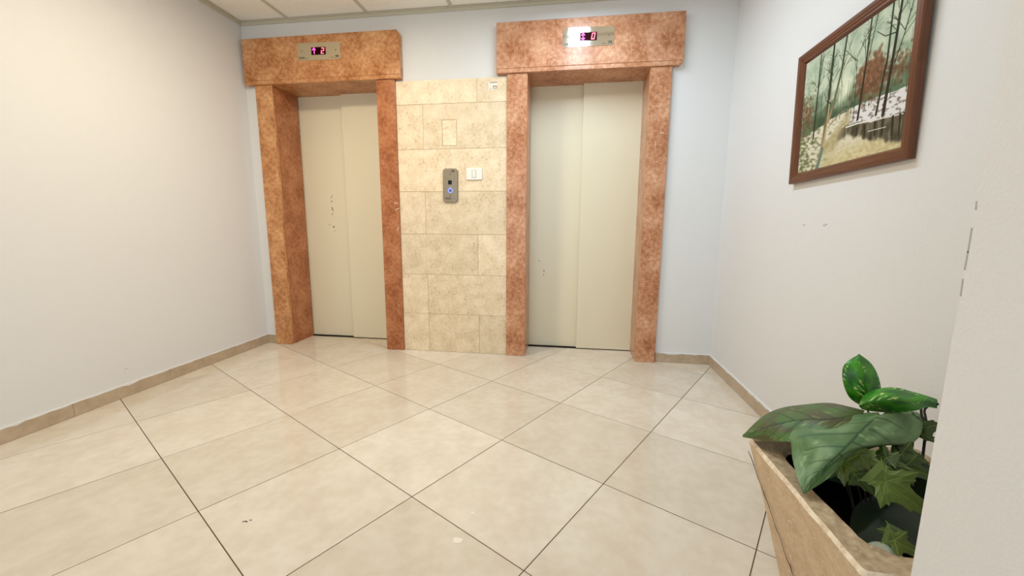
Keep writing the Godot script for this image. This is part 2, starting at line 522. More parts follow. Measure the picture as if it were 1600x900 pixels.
# ------------------------------------------------------------------ materials
func make_materials() -> void:
	var plaster := bump_image(512, 11, 0.12, 1.2)
	M.wall = with_bump(mat(Color(0.89, 0.885, 0.88), 0.75, 0.0, 0.3), plaster, 0.35)
	M.wall.uv1_triplanar = true
	M.wall.uv1_world_triplanar = true
	M.wall.uv1_scale = Vector3.ONE * 2.0
	M.ceiling = mat(Color(0.985, 0.97, 0.935), 0.9, 0.0, 0.2)
	M.rail = mat(Color(0.80, 0.775, 0.70), 0.5)
	var red := marble_image(640, 100, Color(0.775, 0.555, 0.41), Color(0.605, 0.37, 0.225), Color(0.885, 0.71, 0.57))
	M.marble = tri_mat(red, 1.0, 0.28, Color(1.0, 0.985, 0.91))
	M.marble_other = tri_mat(red, 1.0, 0.28, Color(0.99, 0.985, 1.0), Vector3(0.37, 0.21, 0.55))
	M.marble_tan = tri_mat(red, 1.0, 0.28, Color(1.0, 0.98, 0.87), Vector3(0.15, 0.62, 0.3))
	M.marble_deep = tri_mat(red, 1.0, 0.28, Color(0.90, 0.80, 0.70), Vector3(0.55, 0.12, 0.8))
	M.marble_dull = tri_mat(red, 1.0, 0.3, Color(0.97, 0.97, 0.95), Vector3(0.75, 0.42, 0.1))
	M.marble.metallic_specular = 0.35
	M.marble_other.metallic_specular = 0.35
	var polish := mottled_image(512, 300, 0.008, 0.03, Color(0.90, 0.86, 0.80), Color(0.86, 0.81, 0.74), 0.0, Color.BLACK)
	M.tiles = []
	for k in 4:
		var t := tri_mat(polish, 1.1, 0.10, Color(1, 1, 1).lerp(Color(0.955, 0.95, 0.94), k / 3.0), Vector3(k * 0.27, k * 0.4, k * 0.13))
		M.tiles.append(t)
	M.grout = mat(Color(0.37, 0.29, 0.20), 0.95)
	M.skirting = tri_mat(mottled_image(256, 340, 0.02, 0.06, Color(0.77, 0.69, 0.59), Color(0.705, 0.62, 0.515), 0.0, Color.BLACK), 1.5, 0.3)
	var lime := mottled_image(640, 360, 0.010, 0.05, Color(0.96, 0.885, 0.77), Color(0.88, 0.79, 0.655), 0.30, Color(0.60, 0.48, 0.33))
	M.slabs = []
	for k in 3:
		M.slabs.append(tri_mat(lime, 1.2, 0.42, Color(1, 1, 1).lerp(Color(0.955, 0.955, 0.95), k / 2.0), Vector3(k * 0.31, k * 0.17, 0)))
	M.joint = mat(Color(0.78, 0.675, 0.53), 0.9)
	M.door = mat(Color(0.895, 0.855, 0.75), 0.36, 0.0, 0.5)
	M.door_edge = mat(Color(0.76, 0.715, 0.59), 0.4)
	M.scuff = mat(Color(0.40, 0.34, 0.24), 0.8)
	M.chip = mat(Color(0.93, 0.88, 0.82), 0.7)
	M.mark = mat(Color(0.70, 0.68, 0.66), 0.9)
	M.dark_mark = mat(Color(0.25, 0.19, 0.13), 0.7)
	M.sill = mat(Color(0.46, 0.40, 0.32), 0.35, 0.8)
	M.steel = mat(Color(0.93, 0.91, 0.86), 0.08, 1.0)
	M.steel_dull = mat(Color(0.60, 0.55, 0.47), 0.38, 0.85)
	M.steel_matt = mat(Color(0.80, 0.74, 0.62), 0.42, 0.7)
	M.window_dark = mat(Color(0.16, 0.012, 0.035), 0.6, 0.0, 0.15)
	M.black = mat(Color(0.015, 0.015, 0.015), 0.15)
	M.print = mat(Color(0.10, 0.085, 0.06), 0.6)
	M.red_led = glow(Color(1.0, 0.42, 0.48), 1.8)
	M.pink_led = glow(Color(1.0, 0.32, 0.74), 1.7)
	M.blue_led = glow(Color(0.42, 0.48, 1.0), 1.9)
	M.button = mat(Color(0.45, 0.44, 0.50), 0.25, 0.9)
	M.plastic = mat(Color(0.93, 0.915, 0.885), 0.3)
	M.paper = mat(Color(0.92, 0.88, 0.82), 0.6)
	M.red_ink = mat(Color(0.55, 0.13, 0.09), 0.6)
	M.wood = tri_mat(wood_image(256), 2.2, 0.32)
	M.wood.uv1_world_triplanar = false
	M.canvas = mat(Color.WHITE, 0.6, 0.0, 0.3)
	M.canvas.albedo_texture = as_texture(canvas_image())
	M.backing = mat(Color(0.45, 0.34, 0.22), 0.8)
	M.planter = with_bump(tri_mat(mottled_image(512, 420, 0.012, 0.05, Color(0.87, 0.77, 0.645), Color(0.79, 0.68, 0.55), 0.6, Color(0.94, 0.89, 0.81)), 2.4, 0.7), bump_image(256, 421, 0.06, 3.0), 0.5)
	M.planter_rim = tri_mat(mottled_image(256, 440, 0.02, 0.07, Color(0.76, 0.67, 0.54), Color(0.60, 0.505, 0.385), 0.5, Color(0.86, 0.79, 0.69)), 3.0, 0.8)
	M.planter_edge = tri_mat(mottled_image(256, 450, 0.03, 0.08, Color(0.95, 0.89, 0.80), Color(0.84, 0.75, 0.63), 0.5, Color(0.62, 0.50, 0.38)), 3.0, 0.8)
	M.crack = mat(Color(0.16, 0.10, 0.05), 0.95)
	M.soil = mat(Color(0.07, 0.055, 0.04), 1.0, 0.0, 0.1)
	M.leaf_big = mat(Color.WHITE, 0.5)
	M.leaf_big.albedo_texture = as_texture(leaf_image(510, Color(0.45, 0.56, 0.38), Color(0.29, 0.42, 0.23), Color(0.72, 0.78, 0.60), 0.45, Color(0.13, 0.23, 0.10), 0.9))
	M.leaf_back = mat(Color.WHITE, 0.5)
	M.leaf_back.albedo_texture = as_texture(leaf_image(530, Color(0.28, 0.42, 0.17), Color(0.30, 0.29, 0.16), Color(0.64, 0.72, 0.42), 0.3, Color(0.09, 0.18, 0.06), 0.9))
	M.leaf_bright = mat(Color.WHITE, 0.33)
	M.leaf_bright.albedo_texture = as_texture(leaf_image(550, Color(0.25, 0.57, 0.08), Color(0.10, 0.39, 0.05), Color(0.84, 0.87, 0.56), 0.9, Color(0.36, 0.60, 0.18), 0.4))
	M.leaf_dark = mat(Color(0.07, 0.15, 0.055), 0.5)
	M.ivy = []
	for c in [Color(0.30, 0.36, 0.09), Color(0.22, 0.30, 0.08), Color(0.31, 0.39, 0.09)]:
		M.ivy.append(mat(c, 0.5))
	M.ivy_vein = mat(Color(0.42, 0.50, 0.17), 0.5)
	M.twig = mat(Color(0.10, 0.085, 0.06), 0.7)
	M.cup = mat(Color(0.56, 0.60, 0.52), 0.4)
	M.fitting = mat(Color(0.88, 0.87, 0.84), 0.4)


# ------------------------------------------------------------------ setting
func luminaire(called: String, label: String, at: Vector3, size: Vector3, colour: Color, energy: float, face: float) -> void:
	var t := thing(called, label, "ceiling light", at)
	var st := st_new()
	add_box(st, Vector3(-size.x / 2, -size.y, -size.z / 2), Vector3(size.x / 2, 0, size.z / 2), 0.004)
	obj("housing", done(st), M.fitting, t)
	obj("diffuser", box(Vector3(-size.x / 2 + 0.012, -size.y - 0.006, -size.z / 2 + 0.012), Vector3(size.x / 2 - 0.012, -size.y, size.z / 2 - 0.012), 0.003), glow(colour, face), t)
	var l := AreaLight3D.new()
	l.name = "lamp_light"
	l.area_size = Vector2(size.x - 0.03, size.z - 0.03)
	l.light_color = colour
	l.light_energy = energy
	l.shadow_enabled = true
	l.set("area_range", 12.0)
	l.set("area_attenuation", 2.0)
	t.add_child(l)
	l.position = Vector3(0, -size.y - 0.012, 0)
	l.rotation_degrees = Vector3(-90, 0, 0)


func added_hall_window() -> void:  # added light source: glowing window put in to lift walls and ceiling
	var t := thing("window_1", "added window at the unseen hall end, a soft fill light", "window", Vector3(1.5, 1.25, DEPTH))
	t.set_meta("kind", "structure")
	obj("glow_pane", box(Vector3(-0.95, -0.95, -0.03), Vector3(0.95, 0.95, -0.02)), glow(Color(0.90, 0.955, 1.0), 0.8), t)
	for f in [[Vector3(-1.0, 0.95, -0.05), Vector3(1.0, 1.0, 0)], [Vector3(-1.0, -1.0, -0.05), Vector3(1.0, -0.95, 0)], [Vector3(-1.0, -0.95, -0.05), Vector3(-0.95, 0.95, 0)], [Vector3(0.95, -0.95, -0.05), Vector3(1.0, 0.95, 0)], [Vector3(-0.02, -0.95, -0.045), Vector3(0.02, 0.95, -0.02)]]:
		obj("added_frame", box(f[0], f[1], 0.002), M.fitting, t)
	var l := AreaLight3D.new()
	l.name = "added_daylight"
	l.area_size = Vector2(1.9, 1.9)
	l.light_color = Color(0.92, 0.965, 1.0)
	l.light_energy = 2.5
	l.shadow_enabled = true
	l.set("area_range", 12.0)
	l.set("area_attenuation", 2.0)
	t.add_child(l)
	l.position = Vector3(0, 0, -0.06)


func build_shell() -> void:
	# lift wall, with an opening for each lift
	var wb := thing("wall_back", "white plaster wall at the far end holding both lifts", "wall")
	wb.set_meta("kind", "structure")
	var st := st_new()
	add_box(st, Vector3(-0.15, -0.05, -0.35), Vector3(0.10, H + 0.1, 0))
	add_box(st, Vector3(1.186, -0.05, -0.35), Vector3(1.996, H + 0.1, 0))
	add_box(st, Vector3(3.068, -0.05, -0.35), Vector3(W + 0.2, H + 0.1, 0))
	add_box(st, Vector3(0.10, LIN + 0.06, -0.35), Vector3(1.186, H + 0.1, 0))
	add_box(st, Vector3(1.996, LIN + 0.06, -0.35), Vector3(3.068, H + 0.1, 0))
	obj("plaster", done(st), M.wall, wb)
	# limestone cladding between the lifts, courses of 0.30 m
	var clad := thing("stone_cladding", "", "", Vector3(0, 0, 0), wb)
	obj("mortar_bed", box(Vector3(1.19, 0.0, 0.0), Vector3(1.992, 1.962, 0.011)), M.joint, clad)
	var courses := [[0.0, 0.295, [1.393, 1.786]], [0.295, 0.597, [1.391]], [0.597, 0.897, [1.780]], [0.897, 1.205, [1.388]], [1.205, 1.502, []], [1.502, 1.808, [1.385]], [1.808, 1.968, [1.779]]]
	var k := 0
	for c in courses:
		var xs: Array = [1.189] + c[2] + [1.993]
		for i in xs.size() - 1:
			var g := 0.0009
			var hole: bool = c[0] > 1.5 and c[0] < 1.6 and xs[i] > 1.3
			var front := 0.0150 + rng.randf_range(-0.0006, 0.0006)
			if not hole:
				obj("stone_slab", box(Vector3(xs[i] + g, c[0] + g, 0.002), Vector3(xs[i + 1] - g, c[1] - g, front), 0.001), M.slabs[k % 3], clad)
			else:      # the slab that was cut around an old box, since filled in
				for r in [[xs[i] + g, c[0] + g, 1.524, c[1] - g], [1.632, c[0] + g, xs[i + 1] - g, c[1] - g], [1.524, 1.700, 1.632, c[1] - g], [1.524, c[0] + g, 1.632, 1.522]]:
					obj("stone_slab", box(Vector3(r[0], r[1], 0.002), Vector3(r[2], r[3], front)), M.slabs[k % 3], clad)
				obj("filler_slab", box(Vector3(1.5265, 1.5245, 0.002), Vector3(1.6295, 1.6975, 0.0145), 0.001), M.slabs[(k + 1) % 3], clad)
			k += 1
	# side walls, the pier that narrows the hall, the wall behind the viewer
	tag(obj("wall_left", box(Vector3(-0.15, -0.05, 0), Vector3(0, H + 0.1, DEPTH)), M.wall), "plain white wall along the left side of the lobby", "wall", "structure")
	var wr := thing("wall_right", "white wall on the right where the landscape painting hangs", "wall")
	wr.set_meta("kind", "structure")
	obj("plaster", box(Vector3(W, -0.05, 0), Vector3(W + 0.2, H + 0.1, PIER_Z + 0.2)), M.wall, wr)
	for p in [Vector2(0.987, 0.970), Vector2(1.143, 0.972), Vector2(1.13, 0.968)]:
		var d := PackedVector2Array()
		for i in 7:
			d.append(Vector2(cos(TAU * i / 7), sin(TAU * i / 7) * 0.7) * rng.randf_range(0.004, 0.007))
		obj("nail_hole", prism(d, 0, 0.0006), M.mark, wr, Transform3D(Basis(Vector3.UP, -PI / 2), Vector3(W, p.y, p.x)))
	var wp := thing("wall_pier", "close pale grey wall edge at the right, hiding part of planter", "wall")
	wp.set_meta("kind", "structure")
	obj("plaster", box(Vector3(PIER_X, -0.05, PIER_Z), Vector3(W + 0.2, H + 0.1, DEPTH), 0.004), M.wall, wp)
	for seg in [[Vector2(2.2525, 0.995), Vector2(2.2535, 0.985)], [Vector2(2.2525, 0.958), Vector2(2.253, 0.925), Vector2(2.2525, 0.900)], [Vector2(2.2525, 0.885), Vector2(2.2535, 0.862)]]:
		obj("wall_scratch", strokes([seg], 0.0022, 0.0004), M.mark, wp, Transform3D(Basis(Vector3.UP, -PI / 2), Vector3(PIER_X, 0, 0)) * Transform3D(Basis.IDENTITY, Vector3(0.002, 0, 0)))
	tag(obj("wall_front", box(Vector3(-0.15, -0.05, DEPTH), Vector3(W + 0.2, H + 0.1, DEPTH + 0.15)), M.wall), "white wall closing the hall behind the viewer", "wall", "structure")
	for l in [[Vector2(-1.062, 0.152), Vector2(-1.072, 0.157), Vector2(-1.080, 0.152)], [Vector2(-1.084, 0.137), Vector2(-1.091, 0.135)]]:
		obj("wall_scuff", strokes([l], 0.002, 0.0005), M.mark, get_node("wall_left"), Transform3D(Basis(Vector3.UP, PI / 2), Vector3.ZERO))


func build_ceiling() -> void:
	var c := thing("ceiling", "suspended ceiling of cream panels in a slim metal grid", "ceiling")
	c.set_meta("kind", "structure")
	obj("ceiling_slab", box(Vector3(-0.15, H + 0.03, -0.35), Vector3(W + 0.2, H + 0.15, DEPTH + 0.15)), M.ceiling, c)
	var xs := [0.012]
	for i in 6:
		if 0.388 + i * 0.6085 < W - 0.1:
			xs.append(0.388 + i * 0.6085)
	xs.append(W - 0.012)
	var zs := [0.012]
	for i in 10:
		if 0.62 + i * 0.6085 < DEPTH - 0.1:
			zs.append(0.62 + i * 0.6085)
	zs.append(DEPTH - 0.012)
	var tile_meshes := {}
	for i in xs.size() - 1:
		for j in zs.size() - 1:
			if zs[j + 1] > 4.0:
				continue
			var a := Vector3(xs[i] + 0.002, H + 0.004, zs[j] + 0.002)
			var b := Vector3(xs[i + 1] - 0.002, H + 0.018, zs[j + 1] - 0.002)
			obj("ceiling_tile", box(Vector3.ZERO, b - a, 0.002), M.ceiling, c, Transform3D(Basis.IDENTITY, a))
	for i in range(1, xs.size() - 1):
		obj("ceiling_rail", box(Vector3(xs[i] - 0.012, H - 0.001, 0.0), Vector3(xs[i] + 0.012, H + 0.0035, 4.0), 0.001), M.rail, c)
	for j in range(1, zs.size() - 1):
		if zs[j] < 4.0:
			obj("ceiling_rail", box(Vector3(0.0, H - 0.0005, zs[j] - 0.012), Vector3(W, H + 0.003, zs[j] + 0.012), 0.001), M.rail, c)
	# wall angle: a stepped edge trim
	for e in [[Vector3(0, H - 0.022, 0), Vector3(W, H + 0.002, 0.010)], [Vector3(0, H - 0.003, 0), Vector3(W, H + 0.001, 0.024)], [Vector3(0, H - 0.022, 0.01), Vector3(0.010, H + 0.002, 4.0)], [Vector3(0, H - 0.003, 0.024), Vector3(0.024, H + 0.001, 4.0)]]:
		obj("wall_angle", box(e[0], e[1], 0.001), M.rail, c)
	obj("hall_panel", box(Vector3(0, H, 4.0), Vector3(W, H + 0.02, DEPTH)), M.ceiling, c)


func build_floor() -> void:
	var f := thing("floor", "polished cream floor tiles laid at an angle with thin brown joints", "floor")
	f.set_meta("kind", "structure")
	obj("grout_bed", box(Vector3(-0.15, -0.06, -0.35), Vector3(W + 0.2, -0.0009, DEPTH)), M.grout, f)
	obj("hall_floor", box(Vector3(0, -0.012, FLOOR_Z + 0.001), Vector3(W, 0, DEPTH)), M.tiles[0], f)
	var th := deg_to_rad(59.585)
	var ui := Vector2(cos(th), -sin(th)) * 0.5
	var uj := Vector2(-sin(th), -cos(th)) * 0.5
	var o := Vector2(1.9106, 1.6672)
	var room := [rect(0.0, 0.0, W, FLOOR_Z), rect(0.236, -0.238, 1.050, 0.0), rect(2.133, -0.238, 2.935, 0.0)]
	var flat := Basis(Vector3.RIGHT, -PI / 2)
	for i in range(-9, 10):
		for j in range(-9, 10):
			var c := o + ui * i + uj * j
			var g := 0.0016 / 0.5
			var q := PackedVector2Array([c + ui * g + uj * g, c + ui * (1 - g) + uj * g, c + ui * (1 - g) + uj * (1 - g), c + ui * g + uj * (1 - g)])
			for r in room.size():
				for piece in Geometry2D.intersect_polygons(q, room[r]):
					if absf(area(piece)) < 0.0006:
						continue
					var loc := PackedVector2Array()
					for p in piece:
						var here := Vector2(p.x, -p.y)
						if loc.is_empty() or (here.distance_to(loc[loc.size() - 1]) > 0.004 and here.distance_to(loc[0]) > 0.004):
							loc.append(here)
					if loc.size() < 3:
						continue
					var k := posmod(i * 7 + j * 3 + i * j, 4)
					obj("floor_tile", prism(loc, -0.009, 0.0, 0.0004), M.tiles[k], f, Transform3D(flat, Vector3(0, rng.randf_range(-0.0003, 0.0002), 0)))
	# dark rubber streak, and two bright floor reflections painted as pale spots
	for l in [[Vector2(1.414, -1.868), Vector2(1.421, -1.864), Vector2(1.428, -1.866)], [Vector2(1.432, -1.858), Vector2(1.436, -1.857)]]:
		obj("scuff_mark", strokes([l], 0.0035, 0.0005), M.dark_mark, f, Transform3D(flat, Vector3(0, 0.0003, 0)))
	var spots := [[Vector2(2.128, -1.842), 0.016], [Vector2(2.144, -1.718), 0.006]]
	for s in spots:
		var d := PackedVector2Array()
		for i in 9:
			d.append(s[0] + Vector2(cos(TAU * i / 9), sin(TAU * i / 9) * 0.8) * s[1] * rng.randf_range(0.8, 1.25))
		obj("painted_glint", prism(d, 0, 0.0005), M.chip, f, Transform3D(flat, Vector3(0, 0.0003, 0)))


func area(p: PackedVector2Array) -> float:
	var s := 0.0
	for i in p.size():
		s += p[i].cross(p[(i + 1) % p.size()])
	return s / 2


func skirting(called: String, label: String, a: Vector3, b: Vector3, inward: Vector3, piece: float, phase: float) -> void:
	var t := thing(called, label, "baseboard")
	t.set_meta("kind", "structure")
	var along := (b - a).normalized()
	var length := a.distance_to(b)
	var s := 0.0
	var e := phase
	while s < length - 0.001:
		e = minf(e, length)
		var st := st_new()
		var bas := Basis(along, Vector3.UP, along.cross(Vector3.UP))
		var face := bas.z.dot(inward)
		var z0 := 0.0 if face > 0 else -0.010
		add_box(st, Vector3(s + 0.0006, 0.0004, z0), Vector3(e - 0.0006, 0.071, z0 + 0.010), 0.0012)
		obj("skirting_tile", done(st), M.skirting, t, Transform3D(bas, a))
		# ragged line of wall paint along the top edge
		var edge := st_new()
		var x := s
		var zf := 0.0107 if face > 0 else -0.0107
		var prev := 0.0
		while x < e - 0.0005:
			var x2 := minf(x + 0.03, e)
			var drop := rng.randf_range(0.0, 0.004) + (0.006 if rng.randf() < 0.10 else 0.0)
			var za := 0.009 if face > 0 else -0.009
			quad(edge, Vector3(x, 0.0725, 0), Vector3(x2, 0.0725, 0), Vector3(x2, 0.0718, zf), Vector3(x, 0.0718, zf), Vector3.UP)
			quad(edge, Vector3(x, 0.0718, zf), Vector3(x2, 0.0718, zf), Vector3(x2, 0.069 - drop, zf), Vector3(x, 0.069 - prev, zf), bas.z * face)
			quad(edge, Vector3(x, 0.069 - prev, zf), Vector3(x2, 0.069 - drop, zf), Vector3(x2, 0.069 - drop, za), Vector3(x, 0.069 - prev, za), Vector3.DOWN)
			prev = drop
			x = x2
		obj("paint_edge", done(edge), M.wall, t, Transform3D(bas, a))
		s = e
		e += piece


# ------------------------------------------------------------------ lifts
func lift(k: int, xs: Array, split: float, zdoor: float, side: String) -> void:
	# xs: outer and inner edges of the two jambs
	var m: StandardMaterial3D = M.marble if k == 1 else M.marble_other
	var t := thing("trim_%d" % k, "red marble surround of the %s lift, two jambs under a lintel" % side, "lift surround")
	t.set_meta("kind", "structure")
	# each jamb is a face slab in front of a reveal slab, cut from different blocks
	var tones: Array = [M.marble_tan, M.marble_deep, M.marble_deep, M.marble_deep] if k == 1 else [m, M.marble_dull, m, M.marble_dull]
	for i in 2:
		var a: float = xs[i * 2]
		var b: float = xs[i * 2 + 1]
		obj("jamb", box(Vector3(a, 0.0, 0.004), Vector3(b, LIN, 0.030), 0.0025), tones[i * 2], t)
		obj("reveal_slab", box(Vector3(a, 0.0, zdoor), Vector3(b, LIN, 0.0035)), tones[i * 2 + 1], t)
	obj("soffit", box(Vector3(xs[1] - 0.002, LIN, zdoor - 0.02), Vector3(xs[2] + 0.002, LIN + 0.055, -0.001)), m, t)
	# lintel: bevelled lower lip, one corner knocked off
	var x0 := 0.027 if k == 1 else 1.922
	var x1 := 1.239 if k == 1 else 3.127
	var lip := 0.028
	var outline := PackedVector2Array([Vector2(x0, LIN + lip), Vector2(x1, LIN + lip), Vector2(x1, 2.296), Vector2(x0, 2.296)])
	var low := PackedVector2Array([Vector2(x0, LIN), Vector2(x1, LIN), Vector2(x1, LIN + lip), Vector2(x0, LIN + lip)])
	if k == 1:
		outline = PackedVector2Array([Vector2(x0, LIN + lip), Vector2(x1, LIN + lip), Vector2(x1, 2.268), Vector2(x1 - 0.022, 2.296), Vector2(x0, 2.296)])
	else:
		low = PackedVector2Array([Vector2(x0, LIN), Vector2(x1 - 0.022, LIN), Vector2(x1, LIN + 0.020), Vector2(x1, LIN + lip), Vector2(x0, LIN + lip)])
	var st := st_new()
	add_prism(st, outline, 0.0, 0.044, 0.0025)
	add_prism(st, low, 0.0, 0.0425, 0.0025)
	obj("lintel", done(st), m, t)
	# fossil chips, pale and proud of the polish by a hair
	rng.seed = 900 + k
	var chips := [[1.155, 1.12, 0.030], [1.165, 1.07, 0.034], [1.17, 0.92, 0.028], [1.16, 0.36, 0.020], [1.155, 0.32, 0.012], [1.10, 0.62, 0.016]] if k == 1 else [[2.985, 1.52, 0.030], [3.02, 1.58, 0.028], [2.96, 1.38, 0.022], [2.955, 1.66, 0.020], [3.03, 1.25, 0.022], [2.05, 1.83, 0.018]]
	for c in chips:
		var lines := []
		var p := Vector2(c[0], c[1])
		var d := rng.randf_range(0, TAU)
		var l := [p]
		for i in 4:
			d += rng.randf_range(-0.9, 0.9)
			p += Vector2(cos(d), sin(d)) * c[2] / 4
			l.append(p)
		lines.append(l)
		obj("fossil_fleck", strokes(lines, 0.0035, 0.0004), M.chip, t, Transform3D(Basis.IDENTITY, Vector3(0, 0, 0.0302)))
	# doors
	var dr := thing("door_%d" % k, "closed cream metal doors of the %s lift, two sliding panels" % side, "lift door")
	dr.set_meta("kind", "structure")
	var back := obj("door_panel", box(Vector3(xs[1] - 0.01, 0.006, zdoor - 0.035), Vector3(split + 0.03, LIN + 0.04, zdoor - 0.012), 0.002), M.door, dr)
	var front := obj("door_panel", box(Vector3(split, 0.006, zdoor - 0.006), Vector3(xs[2] + 0.01, LIN + 0.04, zdoor + 0.022), 0.002), M.door, dr)
	front.position.z = -0.004
	if k == 1:
		smear(back, [[0.474, 1.19, 0.006, 0.030], [0.472, 1.155, 0.010, 0.016], [0.476, 1.09, 0.008, 0.035], [0.472, 1.05, 0.006, 0.015], [0.479, 0.945, 0.013, 0.013], [0.44, 0.965, 0.005, 0.020], [0.485, 0.91, 0.005, 0.008]], zdoor - 0.012)
	else:
		smear(back, [[2.213, 0.69, 0.006, 0.013], [2.25, 0.61, 0.006, 0.022], [2.247, 0.58, 0.004, 0.014]], zdoor - 0.012)
	obj("sill", box(Vector3(xs[1], -0.004, zdoor - 0.05), Vector3(xs[2], 0.0015, zdoor + 0.018)), M.sill, dr)
	obj("sill_groove", box(Vector3(xs[1], 0.0012, zdoor - 0.045), Vector3(xs[2], 0.0022, zdoor + 0.009)), M.black, dr)
	obj("shaft_panel", box(Vector3(xs[0], -0.05, -0.42), Vector3(xs[3], LIN + 0.1, -0.36)), M.black, dr)


func smear(panel: Node, list: Array, z: float) -> void:
	for s in list:
		var d := PackedVector2Array()
		var turn := rng.randf_range(-0.4, 0.4)
		for i in 8:
			d.append(Vector2(s[0], s[1]) + (Vector2(cos(TAU * i / 8) * s[2], sin(TAU * i / 8) * s[3]) * rng.randf_range(0.3, 0.75)).rotated(turn))
		obj("paint_scrape", prism(d, 0, 0.0004), M.scuff, panel, Transform3D(Basis.IDENTITY, Vector3(0, 0, z)))


func lettering(text: String, height: float, parent: Node, at: Vector3, m: Material, called := "lettering") -> void:
	var tm := TextMesh.new()
	var sf := SystemFont.new()
	sf.font_names = PackedStringArray(["Droid Sans"])
	sf.font_weight = 700
	tm.font = sf
	tm.text = text
	tm.font_size = 32
	tm.pixel_size = height / 32.0 * 1.38
	tm.depth = 0.0005
	tm.curve_step = 2.0
	obj(called, tm, m, parent, Transform3D(Basis.IDENTITY, at))


# two squarish Hebrew letters with a mark between them, as on the lift maker's plates
func maker_mark(h: float) -> ArrayMesh:
	return strokes([
		[Vector2(-0.95, 1), Vector2(-0.30, 1), Vector2(-0.30, 0), Vector2(-0.95, 0)],
		[Vector2(0.0, 1), Vector2(-0.02, 0.72)],
		[Vector2(0.50, 1), Vector2(0.30, 1), Vector2(0.30, 0), Vector2(1.0, 0), Vector2(1.0, 1), Vector2(0.72, 1), Vector2(0.72, 0.6)],
	].map(func(l): return l.map(func(p): return p * h)), h * 0.24, 0.0005)


func seg_digit(on: String, w: float, h: float, t: float, slant: float) -> ArrayMesh:
	var e := {"a": [Vector2(0, 1), Vector2(1, 1)], "b": [Vector2(1, 1), Vector2(1, 0.5)], "c": [Vector2(1, 0.5), Vector2(1, 0)], "d": [Vector2(0, 0), Vector2(1, 0)], "e": [Vector2(0, 0), Vector2(0, 0.5)], "f": [Vector2(0, 0.5), Vector2(0, 1)], "g": [Vector2(0, 0.5), Vector2(1, 0.5)]}
	var out := []
	for s in on:
		var l := []
		for p in e[s]:
			l.append(Vector2((p.x - 0.5) * w + (p.y - 0.5) * h * slant, (p.y - 0.5) * h))
		out.append(l)
	return strokes(out, t, 0.0012)


func floor_display(at: Vector3, roll: float, digit: String, both_ways: bool, corner_seg: int, label: String, dull: bool) -> void:
	var t := thing("floor_indicator", label, "lift display", at)
	t.rotation.z = roll
	var steel: Material = M.steel_matt if dull else M.steel
	var plate := obj("plate", prism(round_rect(0.330, 0.116, 0.012, corner_seg), 0, 0.003, 0.001), steel, t)
	obj("display_window", prism(rect(-0.055, -0.024, 0.055, 0.026), 0.003, 0.0042), M.window_dark, t)
	var d := obj("digit", seg_digit(digit, 0.017, 0.034, 0.0055, 0.16), M.red_led, t, Transform3D(Basis.IDENTITY, Vector3(0.032, 0.001, 0.0042)))
	d.set_meta("label", "glowing red floor number")
	var ax := -0.034
	var arrow := [[Vector2(ax - 0.010, 0.008), Vector2(ax, 0.020), Vector2(ax + 0.010, 0.008)], [Vector2(ax, 0.018), Vector2(ax + (0.002 if not both_ways else 0.0), -0.017)]]
	if both_ways:
		arrow.append([Vector2(ax - 0.010, -0.010), Vector2(ax, -0.021), Vector2(ax + 0.010, -0.010)])
	obj("arrow", strokes(arrow, 0.0055, 0.0012), M.pink_led, t, Transform3D(Basis.IDENTITY, Vector3(0, 0.001, 0.0042))).set_meta("label", "glowing pink direction arrow")
	for sx in [-0.130, 0.130]:
		obj("screw", lathe([Vector2(0.0032, 0), Vector2(0.0032, 0.0012), Vector2(0, 0.0016)], 12), M.print, t, Transform3D(Basis(Vector3.RIGHT, PI / 2), Vector3(sx, 0.004, 0.003)))
	lettering("TEEN", 0.014, t, Vector3(-0.134, -0.042, 0.003), M.print)
	obj("maker_mark", maker_mark(0.012), M.print, t, Transform3D(Basis.IDENTITY, Vector3(0.138, -0.045, 0.003)))
	for l in [[Vector2(-0.108, -0.046), Vector2(-0.085, -0.046)], [Vector2(0.092, -0.045), Vector2(0.112, -0.045)]]:
		obj("ruled_line", strokes([l], 0.0018, 0.0004), M.print, t, Transform3D(Basis.IDENTITY, Vector3(0, 0, 0.003)))


